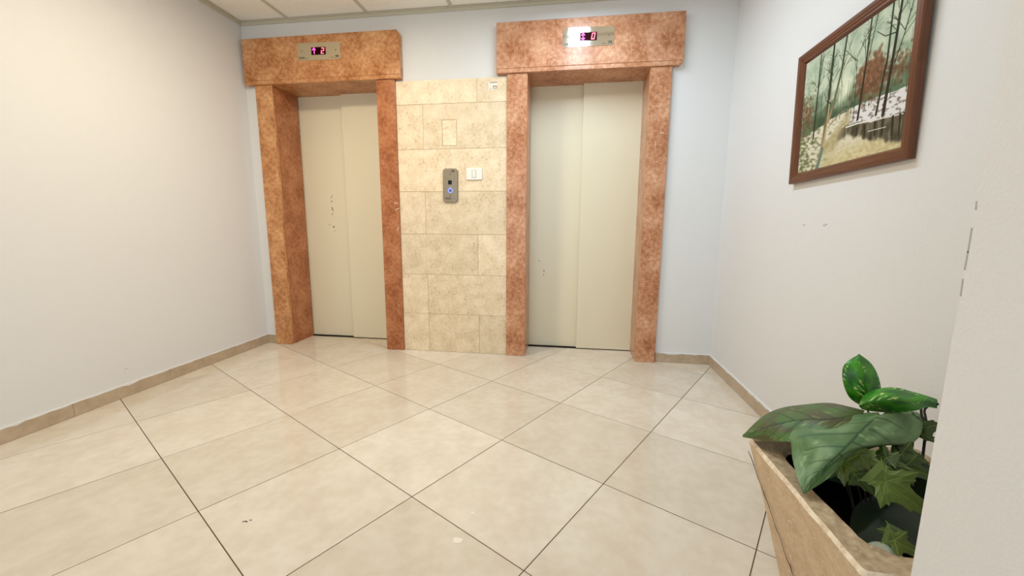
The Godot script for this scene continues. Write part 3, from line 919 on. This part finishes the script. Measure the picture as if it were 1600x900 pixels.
func call_station() -> void:
	var t := thing("call_panel", "slim steel lift call plate with a ring-lit blue button", "call panel", Vector3(1.582, 1.246, 0.0155))
	t.rotation.z = -0.012
	obj("plate", prism(round_rect(0.109, 0.236, 0.013, 1), 0, 0.014, 0.0025), M.steel_dull, t)
	obj("sensor_window", prism(rect(-0.0135, -0.0145, 0.0135, 0.0145), 0, 0.001), M.black, t, Transform3D(Basis.IDENTITY, Vector3(-0.002, 0.021, 0.014))).set_meta("label", "small black square window")
	var b := Transform3D(Basis(Vector3.RIGHT, PI / 2), Vector3(0.001, -0.036, 0.014))
	obj("button", lathe([Vector2(0.011, 0), Vector2(0.011, 0.002), Vector2(0.009, 0.0035), Vector2(0, 0.0035)], 28), M.button, t, b)
	obj("light_ring", lathe([Vector2(0.0115, 0), Vector2(0.0115, 0.003), Vector2(0.0165, 0.003), Vector2(0.0165, 0)], 32), M.blue_led, t, b).set_meta("label", "glowing blue ring")
	obj("ring_tip", prism(PackedVector2Array([Vector2(-0.006, 0.014), Vector2(0.006, 0.014), Vector2(0.0, 0.024)]), 0, 0.0028), M.blue_led, t, Transform3D(Basis.IDENTITY, Vector3(0.001, -0.036, 0.014)))
	for l in [[Vector2(-0.036, 0.066), Vector2(-0.034, 0.052), Vector2(-0.026, 0.046), Vector2(0.0, 0.046)], [Vector2(0.036, 0.066), Vector2(0.034, 0.055), Vector2(0.030, 0.050)]]:
		obj("etched_arc", strokes([l], 0.0018, 0.0003), M.sill, t, Transform3D(Basis.IDENTITY, Vector3(0, 0, 0.014)))
	for y in [0.078, -0.074]:
		obj("screw", lathe([Vector2(0.0035, 0), Vector2(0.0035, 0.0008), Vector2(0, 0.0012)], 12), M.print, t, Transform3D(Basis(Vector3.RIGHT, PI / 2), Vector3(0.0, y, 0.014)))
	lettering("TEEN", 0.014, t, Vector3(-0.020, -0.092, 0.014), M.print)
	obj("maker_mark", maker_mark(0.012), M.print, t, Transform3D(Basis.IDENTITY, Vector3(0.018, 0.094, 0.014)))
	for l in [[Vector2(-0.038, 0.096), Vector2(-0.008, 0.096)], [Vector2(0.010, -0.095), Vector2(0.040, -0.095)]]:
		obj("ruled_line", strokes([l], 0.0020, 0.0003), M.sill, t, Transform3D(Basis.IDENTITY, Vector3(0, 0, 0.014)))


func wall_switch() -> void:
	var t := thing("light_switch", "white plastic wall switch with one narrow central rocker", "switch", Vector3(1.757, 1.325, 0.0155))
	var st := st_new()
	add_prism(st, round_rect(0.116, 0.082, 0.007, 5), 0, 0.009, 0.002)
	obj("cover_plate", done(st), M.plastic, t)
	obj("insert", box(Vector3(-0.0155, -0.0265, 0.0088), Vector3(0.0155, 0.0265, 0.0094)), M.mark, t)
	var rk := obj("rocker", box(Vector3(-0.0125, -0.024, 0.0085), Vector3(0.0125, 0.024, 0.0125), 0.0015), M.plastic, t)
	rk.rotation.x = 0.03


func wall_sticker() -> void:
	var t := thing("sticker", "small torn white sticker with red print on the limestone", "sticker", Vector3(1.893, 1.912, 0.0158))
	obj("paper", prism(PackedVector2Array([Vector2(-0.036, 0.018), Vector2(-0.050, 0.024), Vector2(-0.024, 0.026), Vector2(-0.022, 0.0235), Vector2(0.031, 0.0235), Vector2(0.030, -0.024), Vector2(-0.034, -0.029), Vector2(-0.030, -0.010)]), 0, 0.0005), M.paper, t)
	obj("print_red", strokes([[Vector2(0.002, -0.002), Vector2(0.010, -0.004), Vector2(0.002, -0.010)], [Vector2(0.016, -0.002), Vector2(0.024, -0.010), Vector2(0.024, -0.002)]], 0.004, 0.0003), M.red_ink, t, Transform3D(Basis.IDENTITY, Vector3(0, 0, 0.0005)))
	for l in [[Vector2(0.0, -0.0175), Vector2(0.028, -0.0175)], [Vector2(-0.018, 0.0205), Vector2(0.028, 0.0205)], [Vector2(-0.019, -0.021), Vector2(-0.016, -0.017)]]:
		obj("print_line", strokes([l], 0.0035, 0.0003), M.print, t, Transform3D(Basis.IDENTITY, Vector3(0, 0, 0.0005)))


# ------------------------------------------------------------------ painting
func frame_rail(length: float, prof: Array) -> ArrayMesh:
	# along local x; profile points (distance in from the outer edge, height off the wall); mitred ends
	var st := st_new()
	for i in prof.size() - 1:
		var a: Vector2 = prof[i]
		var b: Vector2 = prof[i + 1]
		var n := Vector3(0, -(b.y - a.y), b.x - a.x)
		var la := length / 2 - a.x
		var lb := length / 2 - b.x
		quad(st, Vector3(-la, a.x, a.y), Vector3(la, a.x, a.y), Vector3(lb, b.x, b.y), Vector3(-lb, b.x, b.y), n)
	var w: float = prof[prof.size() - 1].x
	quad(st, Vector3(-length / 2, 0, 0), Vector3(length / 2, 0, 0), Vector3(length / 2 - w, w, 0), Vector3(-length / 2 + w, w, 0), Vector3.FORWARD)
	return done(st)


func painting() -> void:
	var t := thing("painting", "wood-framed painting of a snowy wood beside a stream", "painting", Vector3(W - 0.003, 1.158, 1.200))
	var w := 0.662
	var h := 0.541
	# local x runs to the right for someone facing the wall, local z out of the wall; the top leans out a little
	t.transform.basis = Basis(Vector3.UP, -PI / 2) * Basis(Vector3.RIGHT, 0.019) * Basis(Vector3.BACK, 0.0125)
	t.position.x = W - 0.0025
	var prof := [Vector2(0, 0), Vector2(0, 0.018), Vector2(0.004, 0.022), Vector2(0.016, 0.023), Vector2(0.019, 0.020), Vector2(0.026, 0.0195), Vector2(0.029, 0.016), Vector2(0.036, 0.016), Vector2(0.041, 0.009), Vector2(0.043, 0.006)]
	var rails := [[w, Vector3(0, 0, 0), 0.0], [h, Vector3(w / 2, h / 2, 0), PI / 2], [w, Vector3(0, h, 0), PI], [h, Vector3(-w / 2, h / 2, 0), -PI / 2]]
	for r in rails:
		obj("frame_rail", frame_rail(r[0], prof), M.wood, t, Transform3D(Basis(Vector3.BACK, r[2]), r[1]))
	var st := SurfaceTool.new()
	st.begin(Mesh.PRIMITIVE_TRIANGLES)
	st.set_smooth_group(-1)
	var x := w / 2 - 0.038
	var c := [[Vector3(-x, 0.038, 0.006), Vector2(0, 1)], [Vector3(-x, h - 0.038, 0.006), Vector2(0, 0)], [Vector3(x, h - 0.038, 0.006), Vector2(1, 0)], [Vector3(x, 0.038, 0.006), Vector2(1, 1)]]
	for i in [0, 1, 2, 0, 2, 3]:
		st.set_uv(c[i][1])
		st.add_vertex(c[i][0])
	obj("canvas", done(st), M.canvas, t).set_meta("label", "bare trees, russet thickets, snow and dark water")
	obj("backing_board", box(Vector3(-x, 0.038, 0.001), Vector3(x, h - 0.038, 0.005)), M.backing, t)


# ------------------------------------------------------------------ planter and plants
func loop_rect(x0: float, x1: float, z0: float, z1: float, r: float, y: float, jit: float, n: FastNoiseLite) -> Array:
	var out := []
	for p in round_rect(x1 - x0, z1 - z0, r, 5):
		var q := Vector3((x0 + x1) / 2 + p.x, y, (z0 + z1) / 2 + p.y)
		out.append(q)
	# subdivide the long sides so that the edge can wander
	var fine := []
	for i in out.size():
		var a: Vector3 = out[i]
		var b: Vector3 = out[(i + 1) % out.size()]
		var steps := 9 if a.distance_to(b) > 0.08 else 1
		for k in steps:
			var q := a.lerp(b, float(k) / steps)
			q += Vector3(n.get_noise_3d(q.x * 900, y * 300, q.z * 900), n.get_noise_3d(q.x * 700 + 50, y * 300, q.z * 700), n.get_noise_3d(q.x * 900, y * 300 + 90, q.z * 900)) * jit
			fine.append(q)
	return fine


func planter() -> void:
	var t := thing("planter", "tapering beige stone planter box with a cracked side and chipped rim", "planter", Vector3(3.2, 0, 1.98))
	var o := -t.position
	var n := noise(60, 0.02, 3)
	var loops := [
		loop_rect(3.050, 3.395, 1.820, 2.130, 0.012, 0.0, 0.002, n),
		loop_rect(3.012, 3.400, 1.780, 2.172, 0.012, 0.18, 0.003, n),
		loop_rect(2.971, 3.408, 1.738, 2.212, 0.010, 0.350, 0.003, n),
		loop_rect(2.976, 3.404, 1.743, 2.208, 0.010, 0.360, 0.003, n),
		loop_rect(3.020, 3.356, 1.790, 2.158, 0.055, 0.358, 0.006, n),
		loop_rect(3.026, 3.350, 1.797, 2.150, 0.055, 0.345, 0.006, n),
		loop_rect(3.070, 3.330, 1.845, 2.105, 0.045, 0.20, 0.002, n),
	]
	var st := st_new()
	var inner := st_new()
	var rim := st_new()
	var edge := st_new()
	var m: int = loops[0].size()
	for i in loops.size() - 1:
		for k in m:
			var k2 := (k + 1) % m
			var a: Vector3 = loops[i][k]
			var b: Vector3 = loops[i][k2]
			var c: Vector3 = loops[i + 1][k2]
			var d: Vector3 = loops[i + 1][k]
			var centre := Vector3(3.2, (a.y + d.y) / 2, 1.98)
			var nn := (a + c) / 2 - centre
			if i == 3:
				nn = Vector3.UP
			elif i > 3:
				nn = -nn
			quad([st, st, edge, rim, rim, inner][i], a + o, b + o, c + o, d + o, nn)
	for k in range(1, m - 1):
		tri(st, loops[0][0] + o, loops[0][k] + o, loops[0][k + 1] + o, Vector3.DOWN)
		tri(inner, loops[6][0] + o, loops[6][k] + o, loops[6][k + 1] + o, Vector3.UP)
	obj("body", done(st), M.planter, t)
	obj("rim", done(rim), M.planter_rim, t)
	obj("worn_edge", done(edge), M.planter_edge, t)
	obj("dark_lining", done(inner), M.soil, t)  # inner walls take the same dark colour as the soil
	# crack that runs down across the left face
	var pts := [Vector3(2.981, 0.318, 1.742), Vector3(2.981, 0.303, 1.757), Vector3(2.990, 0.262, 1.783), Vector3(2.999, 0.222, 1.828), Vector3(3.006, 0.190, 1.846), Vector3(3.014, 0.156, 1.872), Vector3(3.024, 0.112, 1.905), Vector3(3.030, 0.088, 1.932), Vector3(3.036, 0.060, 1.955)]
	var cr := st_new()
	var face := Vector3(-1, -0.228, 0).normalized()
	var prev := []
	for i in pts.size() * 3 - 2:
		var s := i / 3
		var q: Vector3 = pts[s].lerp(pts[mini(s + 1, pts.size() - 1)], (i % 3) / 3.0)
		q.x = 2.9715 + (0.350 - q.y) * 0.2265
		q += Vector3(0, rng.randf_range(-0.003, 0.003), rng.randf_range(-0.002, 0.002)) + o + face * 0.0032
		var wdt := rng.randf_range(0.0010, 0.0024)
		var up := Vector3(0.1, 0.7, 0.7).normalized() * wdt
		var now := [q - up, q + up]
		if prev:
			quad(cr, prev[0], prev[1], now[1], now[0], face)
		prev = now
	obj("crack", done(cr), M.crack, t)
	obj("soil", box(Vector3(3.064, 0.19, 1.838) + o, Vector3(3.336, 0.262, 2.112) + o, 0.02), M.soil, t)


func spline(p: Array, t: float) -> Vector3:
	var n := p.size() - 1
	var s := clampf(t, 0, 1) * n
	var i := mini(int(s), n - 1)
	var f := s - i
	var a: Vector3 = p[maxi(i - 1, 0)]
	var b: Vector3 = p[i]
	var c: Vector3 = p[i + 1]
	var d: Vector3 = p[mini(i + 2, n)]
	return b.cubic_interpolate(c, a, d, f)


# leaf blade through rows of [edge, midrib, edge]; a sheet 1 mm thick
func leaf(rows: Array, along := 22, across := 12, crease := 0.006) -> ArrayMesh:
	var ls := []
	var ms := []
	var rs := []
	for r in rows:
		ls.append(r[0])
		ms.append(r[1])
		rs.append(r[2])
	var grid := []
	for i in along + 1:
		var t := float(i) / along
		var l := spline(ls, t)
		var m := spline(ms, t)
		var r := spline(rs, t)
		var row := []
		var lift := (l - m).cross(r - m).normalized()
		for k in across + 1:
			var u := 2.0 * k / across - 1.0
			var p := m.lerp(l if u < 0 else r, absf(u))
			var arch := 4.0 * absf(u) * (1.0 - absf(u))
			var side := ((l if u < 0 else r) - m).length()
			p += Vector3.UP * arch * side * 0.025 + Vector3.UP * crease * 0.35 * sin(t * 30.0 - absf(u) * 6.0) * arch
			row.append(p)
		grid.append(row)
	var st := SurfaceTool.new()
	st.begin(Mesh.PRIMITIVE_TRIANGLES)
	for face in 2:
		var norms := []
		for i in along + 1:
			for k in across + 1:
				var du: Vector3 = grid[i][mini(k + 1, across)] - grid[i][maxi(k - 1, 0)]
				var dv: Vector3 = grid[mini(i + 1, along)][k] - grid[maxi(i - 1, 0)][k]
				var nn := du.cross(dv).normalized()
				if face == 1:
					nn = -nn
				st.set_normal(nn)
				st.set_uv(Vector2(float(k) / across, float(i) / along))
				st.add_vertex(grid[i][k] + nn * 0.0005)
	var per := (along + 1) * (across + 1)
	for face in 2:
		for i in along:
			for k in across:
				var a := face * per + i * (across + 1) + k
				var b := a + across + 1
				for v in ([a, a + 1, b, a + 1, b + 1, b] if face == 1 else [a, b, a + 1, a + 1, b, b + 1]):
					st.add_index(v)
	# rim
	for i in along:
		for k in [0, across]:
			var a: int = i * (across + 1) + k
			var b: int = a + across + 1
			for v in [a, b, a + per, b, b + per, a + per]:
				st.add_index(v)
	return st.commit()


# five-lobed ivy blade, stalk at the origin, tip along +x, folded a little on its midrib
func ivy_mesh(r: float, fold: float, sd: int) -> ArrayMesh:
	rng.seed = sd
	var tips := [[-2.35, 0.55], [-1.75, 0.34], [-1.15, 0.78], [-0.62, 0.50], [0.0, 1.12], [0.62, 0.50], [1.15, 0.78], [1.75, 0.34], [2.35, 0.55]]
	var rim := []
	for i in tips.size():
		var a: float = tips[i][0]
		var d: float = tips[i][1] * rng.randf_range(0.93, 1.07)
		rim.append(Vector2(cos(a), sin(a)) * d * r)
		if i < tips.size() - 1:        # toothed shoulders between lobe and notch
			var b: float = tips[i + 1][0]
			var e: float = tips[i + 1][1]
			for f in [0.35, 0.5, 0.7]:
				var am := lerpf(a, b, f)
				rim.append(Vector2(cos(am), sin(am)) * lerpf(d, e, f) * r * (0.86 if f != 0.5 else 0.98))
	var st := st_new()
	var lift := func(p: Vector2, s: float) -> Vector3: return Vector3(p.x, absf(p.y) * fold - p.x * p.x / r * 0.25 + s, p.y)
	for i in rim.size():
		var a: Vector2 = rim[i]
		var b: Vector2 = rim[(i + 1) % rim.size()]
		for s in [0.0005, -0.0005]:
			var n: Vector3 = Vector3.UP * signf(s)
			tri(st, lift.call(Vector2.ZERO, s), lift.call(a * 0.55, s + 0.04 * r), lift.call(b * 0.55, s + 0.04 * r), n)
			quad(st, lift.call(a * 0.55, s + 0.04 * r), lift.call(a, s), lift.call(b, s), lift.call(b * 0.55, s + 0.04 * r), n)
	return done(st)


func ivy_veins(r: float, fold: float) -> ArrayMesh:
	var st := st_new()
	for a in [-1.15, 0.0, 1.15, -2.3, 2.3]:
		var d: float = 0.92 if a == 0.0 else 0.62
		var dir := Vector2(cos(a), sin(a))
		var pts: Array = []
		for f in [0.02, 0.3, 0.55, 0.8, 1.0]:
			var p: Vector2 = dir * r * d * f
			var y: float = absf(p.y) * fold - p.x * p.x / r * 0.25 + 0.001 + 0.04 * r * (1.0 - absf(f * d - 0.55) / 0.55)
			pts.append(Vector3(p.x, y, p.y))
		var side := Vector3(-dir.y, 0, dir.x) * 0.0007
		for i in pts.size() - 1:
			quad(st, pts[i] - side, pts[i] + side, pts[i + 1] + side, pts[i + 1] - side, Vector3.UP)
	return done(st)


func plants() -> void:
	var base := Vector3(3.21, 0.245, 1.96)
	var t := thing("pothos_plant", "artificial pothos with large green leaves hanging over the planter rim", "plant", base)
	var o := Transform3D(Basis.IDENTITY, -base)
	obj("leaf", leaf([
		[Vector3(3.24, 0.475, 1.777), Vector3(3.212, 0.48, 1.807), Vector3(3.21, 0.47, 1.819)],
		[Vector3(3.196, 0.465, 1.714), Vector3(3.116, 0.478, 1.85), Vector3(3.098, 0.45, 1.912)],
		[Vector3(3.139, 0.45, 1.698), Vector3(3.064, 0.46, 1.825), Vector3(3.047, 0.43, 1.884)],
		[Vector3(3.076, 0.43, 1.69), Vector3(3.008, 0.438, 1.815), Vector3(3.009, 0.41, 1.854)],
		[Vector3(3.014, 0.41, 1.717), Vector3(2.973, 0.41, 1.799), Vector3(2.981, 0.39, 1.819)],
		[Vector3(2.944, 0.378, 1.772), Vector3(2.942, 0.377, 1.774), Vector3(2.941, 0.376, 1.779)]]), M.leaf_back, t, o).set_meta("label", "broad dark leaf reaching over the rim corner")
	obj("leaf", leaf([
		[Vector3(3.245, 0.487, 1.813), Vector3(3.238, 0.49, 1.831), Vector3(3.265, 0.487, 1.81)],
		[Vector3(3.193, 0.474, 1.797), Vector3(3.202, 0.488, 1.86), Vector3(3.387, 0.468, 1.747)],
		[Vector3(3.106, 0.455, 1.805), Vector3(3.155, 0.477, 1.898), Vector3(3.344, 0.455, 1.821)],
		[Vector3(3.026, 0.43, 1.801), Vector3(3.095, 0.465, 1.951), Vector3(3.282, 0.44, 1.875)],
		[Vector3(3.018, 0.42, 1.864), Vector3(3.049, 0.45, 1.986), Vector3(3.207, 0.432, 1.884)],
		[Vector3(2.994, 0.405, 1.925), Vector3(3.024, 0.422, 1.99), Vector3(3.096, 0.425, 1.948)],
		[Vector3(2.976, 0.39, 1.987), Vector3(2.997, 0.397, 1.999), Vector3(3.044, 0.397, 1.982)],
		[Vector3(2.977, 0.372, 2.011), Vector3(2.978, 0.37, 2.013), Vector3(2.981, 0.371, 2.011)]]), M.leaf_big, t, o).set_meta("label", "broad grey-green leaf with pale streaks pointing into the pot")
	obj("leaf", leaf([
		[Vector3(3.268, 0.465, 1.72), Vector3(3.274, 0.466, 1.725), Vector3(3.29, 0.467, 1.72)],
		[Vector3(3.236, 0.486, 1.72), Vector3(3.262, 0.5, 1.74), Vector3(3.309, 0.498, 1.72)],
		[Vector3(3.219, 0.522, 1.715), Vector3(3.255, 0.531, 1.735), Vector3(3.313, 0.519, 1.715)],
		[Vector3(3.214, 0.558, 1.71), Vector3(3.248, 0.562, 1.73), Vector3(3.304, 0.554, 1.71)],
		[Vector3(3.226, 0.581, 1.7), Vector3(3.251, 0.588, 1.715), Vector3(3.289, 0.585, 1.7)],
		[Vector3(3.262, 0.604, 1.69), Vector3(3.263, 0.606, 1.69), Vector3(3.265, 0.605, 1.69)]], 18, 10, 0.002), M.leaf_bright, t, o).set_meta("label", "bright upright leaf with a cream band")
	obj("leaf", leaf([
		[Vector3(3.225, 0.495, 1.775), Vector3(3.221, 0.489, 1.78), Vector3(3.228, 0.481, 1.78)],
		[Vector3(3.239, 0.519, 1.77), Vector3(3.22, 0.512, 1.81), Vector3(3.243, 0.481, 1.79)],
		[Vector3(3.275, 0.535, 1.765), Vector3(3.248, 0.523, 1.815), Vector3(3.276, 0.48, 1.79)],
		[Vector3(3.313, 0.54, 1.765), Vector3(3.285, 0.526, 1.815), Vector3(3.315, 0.483, 1.79)],
		[Vector3(3.352, 0.531, 1.765), Vector3(3.332, 0.519, 1.8), Vector3(3.351, 0.491, 1.79)],
		[Vector3(3.38, 0.525, 1.77), Vector3(3.367, 0.519, 1.79), Vector3(3.379, 0.497, 1.78)],
		[Vector3(3.408, 0.516, 1.77), Vector3(3.403, 0.509, 1.78), Vector3(3.407, 0.493, 1.775)]], 18, 10, 0.001), M.leaf_bright, t, o).set_meta("label", "bright curled leaf lying sideways")
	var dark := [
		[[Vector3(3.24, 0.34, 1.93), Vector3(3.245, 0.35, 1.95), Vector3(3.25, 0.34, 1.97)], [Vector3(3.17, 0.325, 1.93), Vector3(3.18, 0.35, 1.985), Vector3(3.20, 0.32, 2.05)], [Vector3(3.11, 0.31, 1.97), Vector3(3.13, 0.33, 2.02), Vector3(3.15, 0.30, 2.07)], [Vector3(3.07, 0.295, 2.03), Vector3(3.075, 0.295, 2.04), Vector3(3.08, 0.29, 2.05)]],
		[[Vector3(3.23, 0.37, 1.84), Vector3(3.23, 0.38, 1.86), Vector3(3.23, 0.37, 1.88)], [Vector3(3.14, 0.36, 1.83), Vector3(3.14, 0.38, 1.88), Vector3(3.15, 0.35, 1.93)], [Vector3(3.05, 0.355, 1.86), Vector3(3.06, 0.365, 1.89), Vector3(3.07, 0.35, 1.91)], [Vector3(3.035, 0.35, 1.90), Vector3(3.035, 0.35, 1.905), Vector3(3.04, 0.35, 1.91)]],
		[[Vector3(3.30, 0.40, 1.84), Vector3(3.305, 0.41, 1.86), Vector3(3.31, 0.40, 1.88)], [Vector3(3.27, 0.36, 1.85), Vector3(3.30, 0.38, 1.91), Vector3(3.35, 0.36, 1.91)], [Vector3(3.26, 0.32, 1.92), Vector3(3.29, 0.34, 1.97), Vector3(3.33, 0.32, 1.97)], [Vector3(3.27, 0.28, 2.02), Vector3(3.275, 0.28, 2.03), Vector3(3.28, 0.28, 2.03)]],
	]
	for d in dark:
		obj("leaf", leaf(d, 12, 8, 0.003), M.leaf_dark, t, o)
	for p in [[Vector3(3.23, 0.245, 1.93), Vector3(3.235, 0.38, 1.88), Vector3(3.21, 0.482, 1.81)], [Vector3(3.24, 0.245, 1.94), Vector3(3.25, 0.40, 1.90), Vector3(3.238, 0.486, 1.832)], [Vector3(3.26, 0.245, 1.92), Vector3(3.275, 0.37, 1.83), Vector3(3.274, 0.466, 1.727)], [Vector3(3.28, 0.245, 1.92), Vector3(3.37, 0.44, 1.80), Vector3(3.388, 0.485, 1.765), Vector3(3.404, 0.508, 1.782)], [Vector3(3.25, 0.245, 1.95), Vector3(3.26, 0.31, 1.95), Vector3(3.245, 0.35, 1.95)], [Vector3(3.22, 0.245, 1.93), Vector3(3.24, 0.33, 1.88), Vector3(3.23, 0.38, 1.86)], [Vector3(3.27, 0.245, 1.94), Vector3(3.30, 0.35, 1.88), Vector3(3.305, 0.41, 1.86)], [Vector3(3.374, 0.45, 1.79), Vector3(3.381, 0.475, 1.765), Vector3(3.384, 0.497, 1.760)]]:
		var c := []
		for i in 13:
			c.append(spline(p, i / 12.0) - base)
		obj("stem", tube(c, 0.0035, 0.0022, 7), M.twig, t)
	var b2 := Vector3(3.16, 0.245, 2.04)
	var v := thing("ivy_plant", "olive artificial ivy with lobed leaves inside the planter", "plant", b2)
	var at := [Vector3(3.114, 0.425, 1.94), Vector3(3.137, 0.41, 1.961), Vector3(3.072, 0.395, 1.95), Vector3(3.158, 0.4, 2.023), Vector3(3.081, 0.37, 2.146), Vector3(3.085, 0.355, 2.111), Vector3(3.367, 0.45, 1.801), Vector3(3.269, 0.42, 1.897), Vector3(3.182, 0.425, 1.919), Vector3(3.201, 0.4, 1.936), Vector3(3.26, 0.4, 1.927), Vector3(3.08, 0.405, 1.965), Vector3(3.115, 0.39, 1.975), Vector3(3.164, 0.395, 1.975)]
	var size := [0.056, 0.058, 0.042, 0.078, 0.040, 0.036, 0.060, 0.050, 0.046, 0.052, 0.056, 0.044, 0.046, 0.048]
	var head := [2.6, 1.9, 2.9, 0.9, 0.5, 2.4, -0.6, 0.3, -2.4, 2.0, 0.2, 2.2, 1.2, 1.5]
	var tip := [0.15, 0.3, 0.1, 0.4, 0.30, 0.10, 0.5, 0.35, 0.0, 0.30, 0.40, 0.2, 0.3, 0.3]
	for i in at.size():
		# blades turn their faces up and out of the pot, towards the light of the lobby
		var up: Vector3 = (Vector3(-0.45, 0.75, 0.55) + Vector3(rng.randf_range(-0.3, 0.3), 0.0, rng.randf_range(-0.3, 0.3))).normalized()
		var ahead := Vector3(cos(head[i]), -tip[i], sin(head[i]))
		ahead = (ahead - up * ahead.dot(up)).normalized()
		var bas := Basis(ahead, up, ahead.cross(up))
		var centre: Vector3 = at[i]
		var root: Vector3 = centre - bas.x * size[i] * 0.35
		var lf := obj("ivy_leaf", ivy_mesh(size[i], 0.22, 700 + i), M.ivy[[0, 0, 1, 2, 0, 1, 1, 1, 1, 0, 1, 0, 1, 0][i]], v, Transform3D(bas, root - b2))
		obj("vein", ivy_veins(size[i], 0.22), M.ivy_vein, lf)
		var c := []
		var foot := Vector3(lerpf(3.16, root.x, 0.5), 0.245, lerpf(2.02, root.z, 0.5))
		for k in 9:
			c.append(spline([foot, foot.lerp(root, 0.55) + Vector3(0.01, 0.0, -0.01), root], k / 8.0) - b2)
		obj("stem", tube(c, 0.0022, 0.0014, 6), M.twig, v)


func cup() -> void:
	var t := thing("plastic_cup", "pale plastic cup lying upside down in the planter's near corner", "cup", Vector3(3.056, 0.330, 2.124))
	var n := Vector3(-0.70, 0.70, 0.16).normalized()      # the closed end points this way
	var x := Vector3(0, 0, 1).cross(n).normalized()
	t.transform.basis = Basis(x, -n, x.cross(-n))
	obj("wall", lathe([Vector2(0, 0), Vector2(0.021, 0), Vector2(0.0245, 0.002), Vector2(0.026, 0.006), Vector2(0.030, 0.050), Vector2(0.0285, 0.050), Vector2(0.0245, 0.007), Vector2(0, 0.005)], 28), M.cup, t)
	obj("rolled_rim", lathe([Vector2(0.0295, 0.048), Vector2(0.0315, 0.049), Vector2(0.0318, 0.051), Vector2(0.0300, 0.0525), Vector2(0.0285, 0.051)], 28), M.cup, t)


# ------------------------------------------------------------------ scene
func _ready() -> void:
	rng.seed = 7
	var cam := Camera3D.new()
	cam.name = "camera"
	cam.position = Vector3(2.4451, 0.9572, 2.9201)
	cam.rotation_degrees = Vector3(-8.6617, 8.0694, 0.3413)
	cam.fov = 70.958
	cam.near = 0.02
	cam.far = 40.0
	add_child(cam)
	cam.current = true
	var we := WorldEnvironment.new()
	we.name = "world_environment"
	var env := Environment.new()
	env.background_mode = Environment.BG_COLOR
	env.background_color = Color(0, 0, 0)
	env.tonemap_mode = Environment.TONE_MAPPER_LINEAR
	env.tonemap_exposure = 1.03
	env.sdfgi_enabled = true
	env.ssao_enabled = true
	env.ssil_enabled = true
	we.environment = env
	add_child(we)
	make_materials()
	# a warm lamp over the left half, a white tube over the right lift, a cool panel and an added fill window in the hall behind
	luminaire("ceiling_lamp", "warm square ceiling lamp above the left half of the lobby", Vector3(1.12, H, 1.20), Vector3(0.30, 0.05, 0.30), Color(1.0, 0.94, 0.83), 2.3, 4.0)
	luminaire("ceiling_lamp", "long white ceiling lamp above the right lift", Vector3(2.47, H, 0.85), Vector3(0.16, 0.05, 1.10), Color(0.85, 0.935, 1.0), 1.9, 2.2)
	luminaire("ceiling_lamp", "cool white ceiling lamp in the hall behind the viewer", Vector3(1.7, H, 4.2), Vector3(0.60, 0.05, 0.60), Color(0.88, 0.945, 1.0), 0.3, 1.0)
	added_hall_window()

	build_floor()
	build_shell()
	build_ceiling()
	skirting("baseboard_left", "beige tile skirting along the foot of the left wall", Vector3(0, 0, 0.0105), Vector3(0, 0, 3.4), Vector3.RIGHT, 0.5, 0.33)
	skirting("baseboard_back_left", "short beige skirting piece between left wall and marble jamb", Vector3(0, 0, 0), Vector3(0.096, 0, 0), Vector3.BACK, 0.5, 0.5)
	skirting("baseboard_back_right", "beige tile skirting right of the right lift's marble jamb", Vector3(3.073, 0, 0), Vector3(W, 0, 0), Vector3.BACK, 0.5, 0.5)
	skirting("baseboard_right", "beige tile skirting below the painting, running behind the planter", Vector3(W, 0, 0.0105), Vector3(W, 0, PIER_Z), Vector3.LEFT, 0.5, 0.42)
	lift(1, [0.097, 0.236, 1.050, 1.189], 0.620, -0.255, "left")
	lift(2, [1.993, 2.133, 2.930, 3.066], 2.514, -0.243, "right")
	floor_display(Vector3(0.6355, 2.184, 0.0442), -0.012, "abged", false, 4, "dull steel floor display reading 2 above the left lift", true)
	floor_display(Vector3(2.527, 2.176, 0.0442), -0.008, "abcdef", true, 1, "bright steel floor display reading 0 above the right lift", false)
	call_station()
	wall_switch()
	wall_sticker()
	planter()
	plants()
	cup()
	painting()
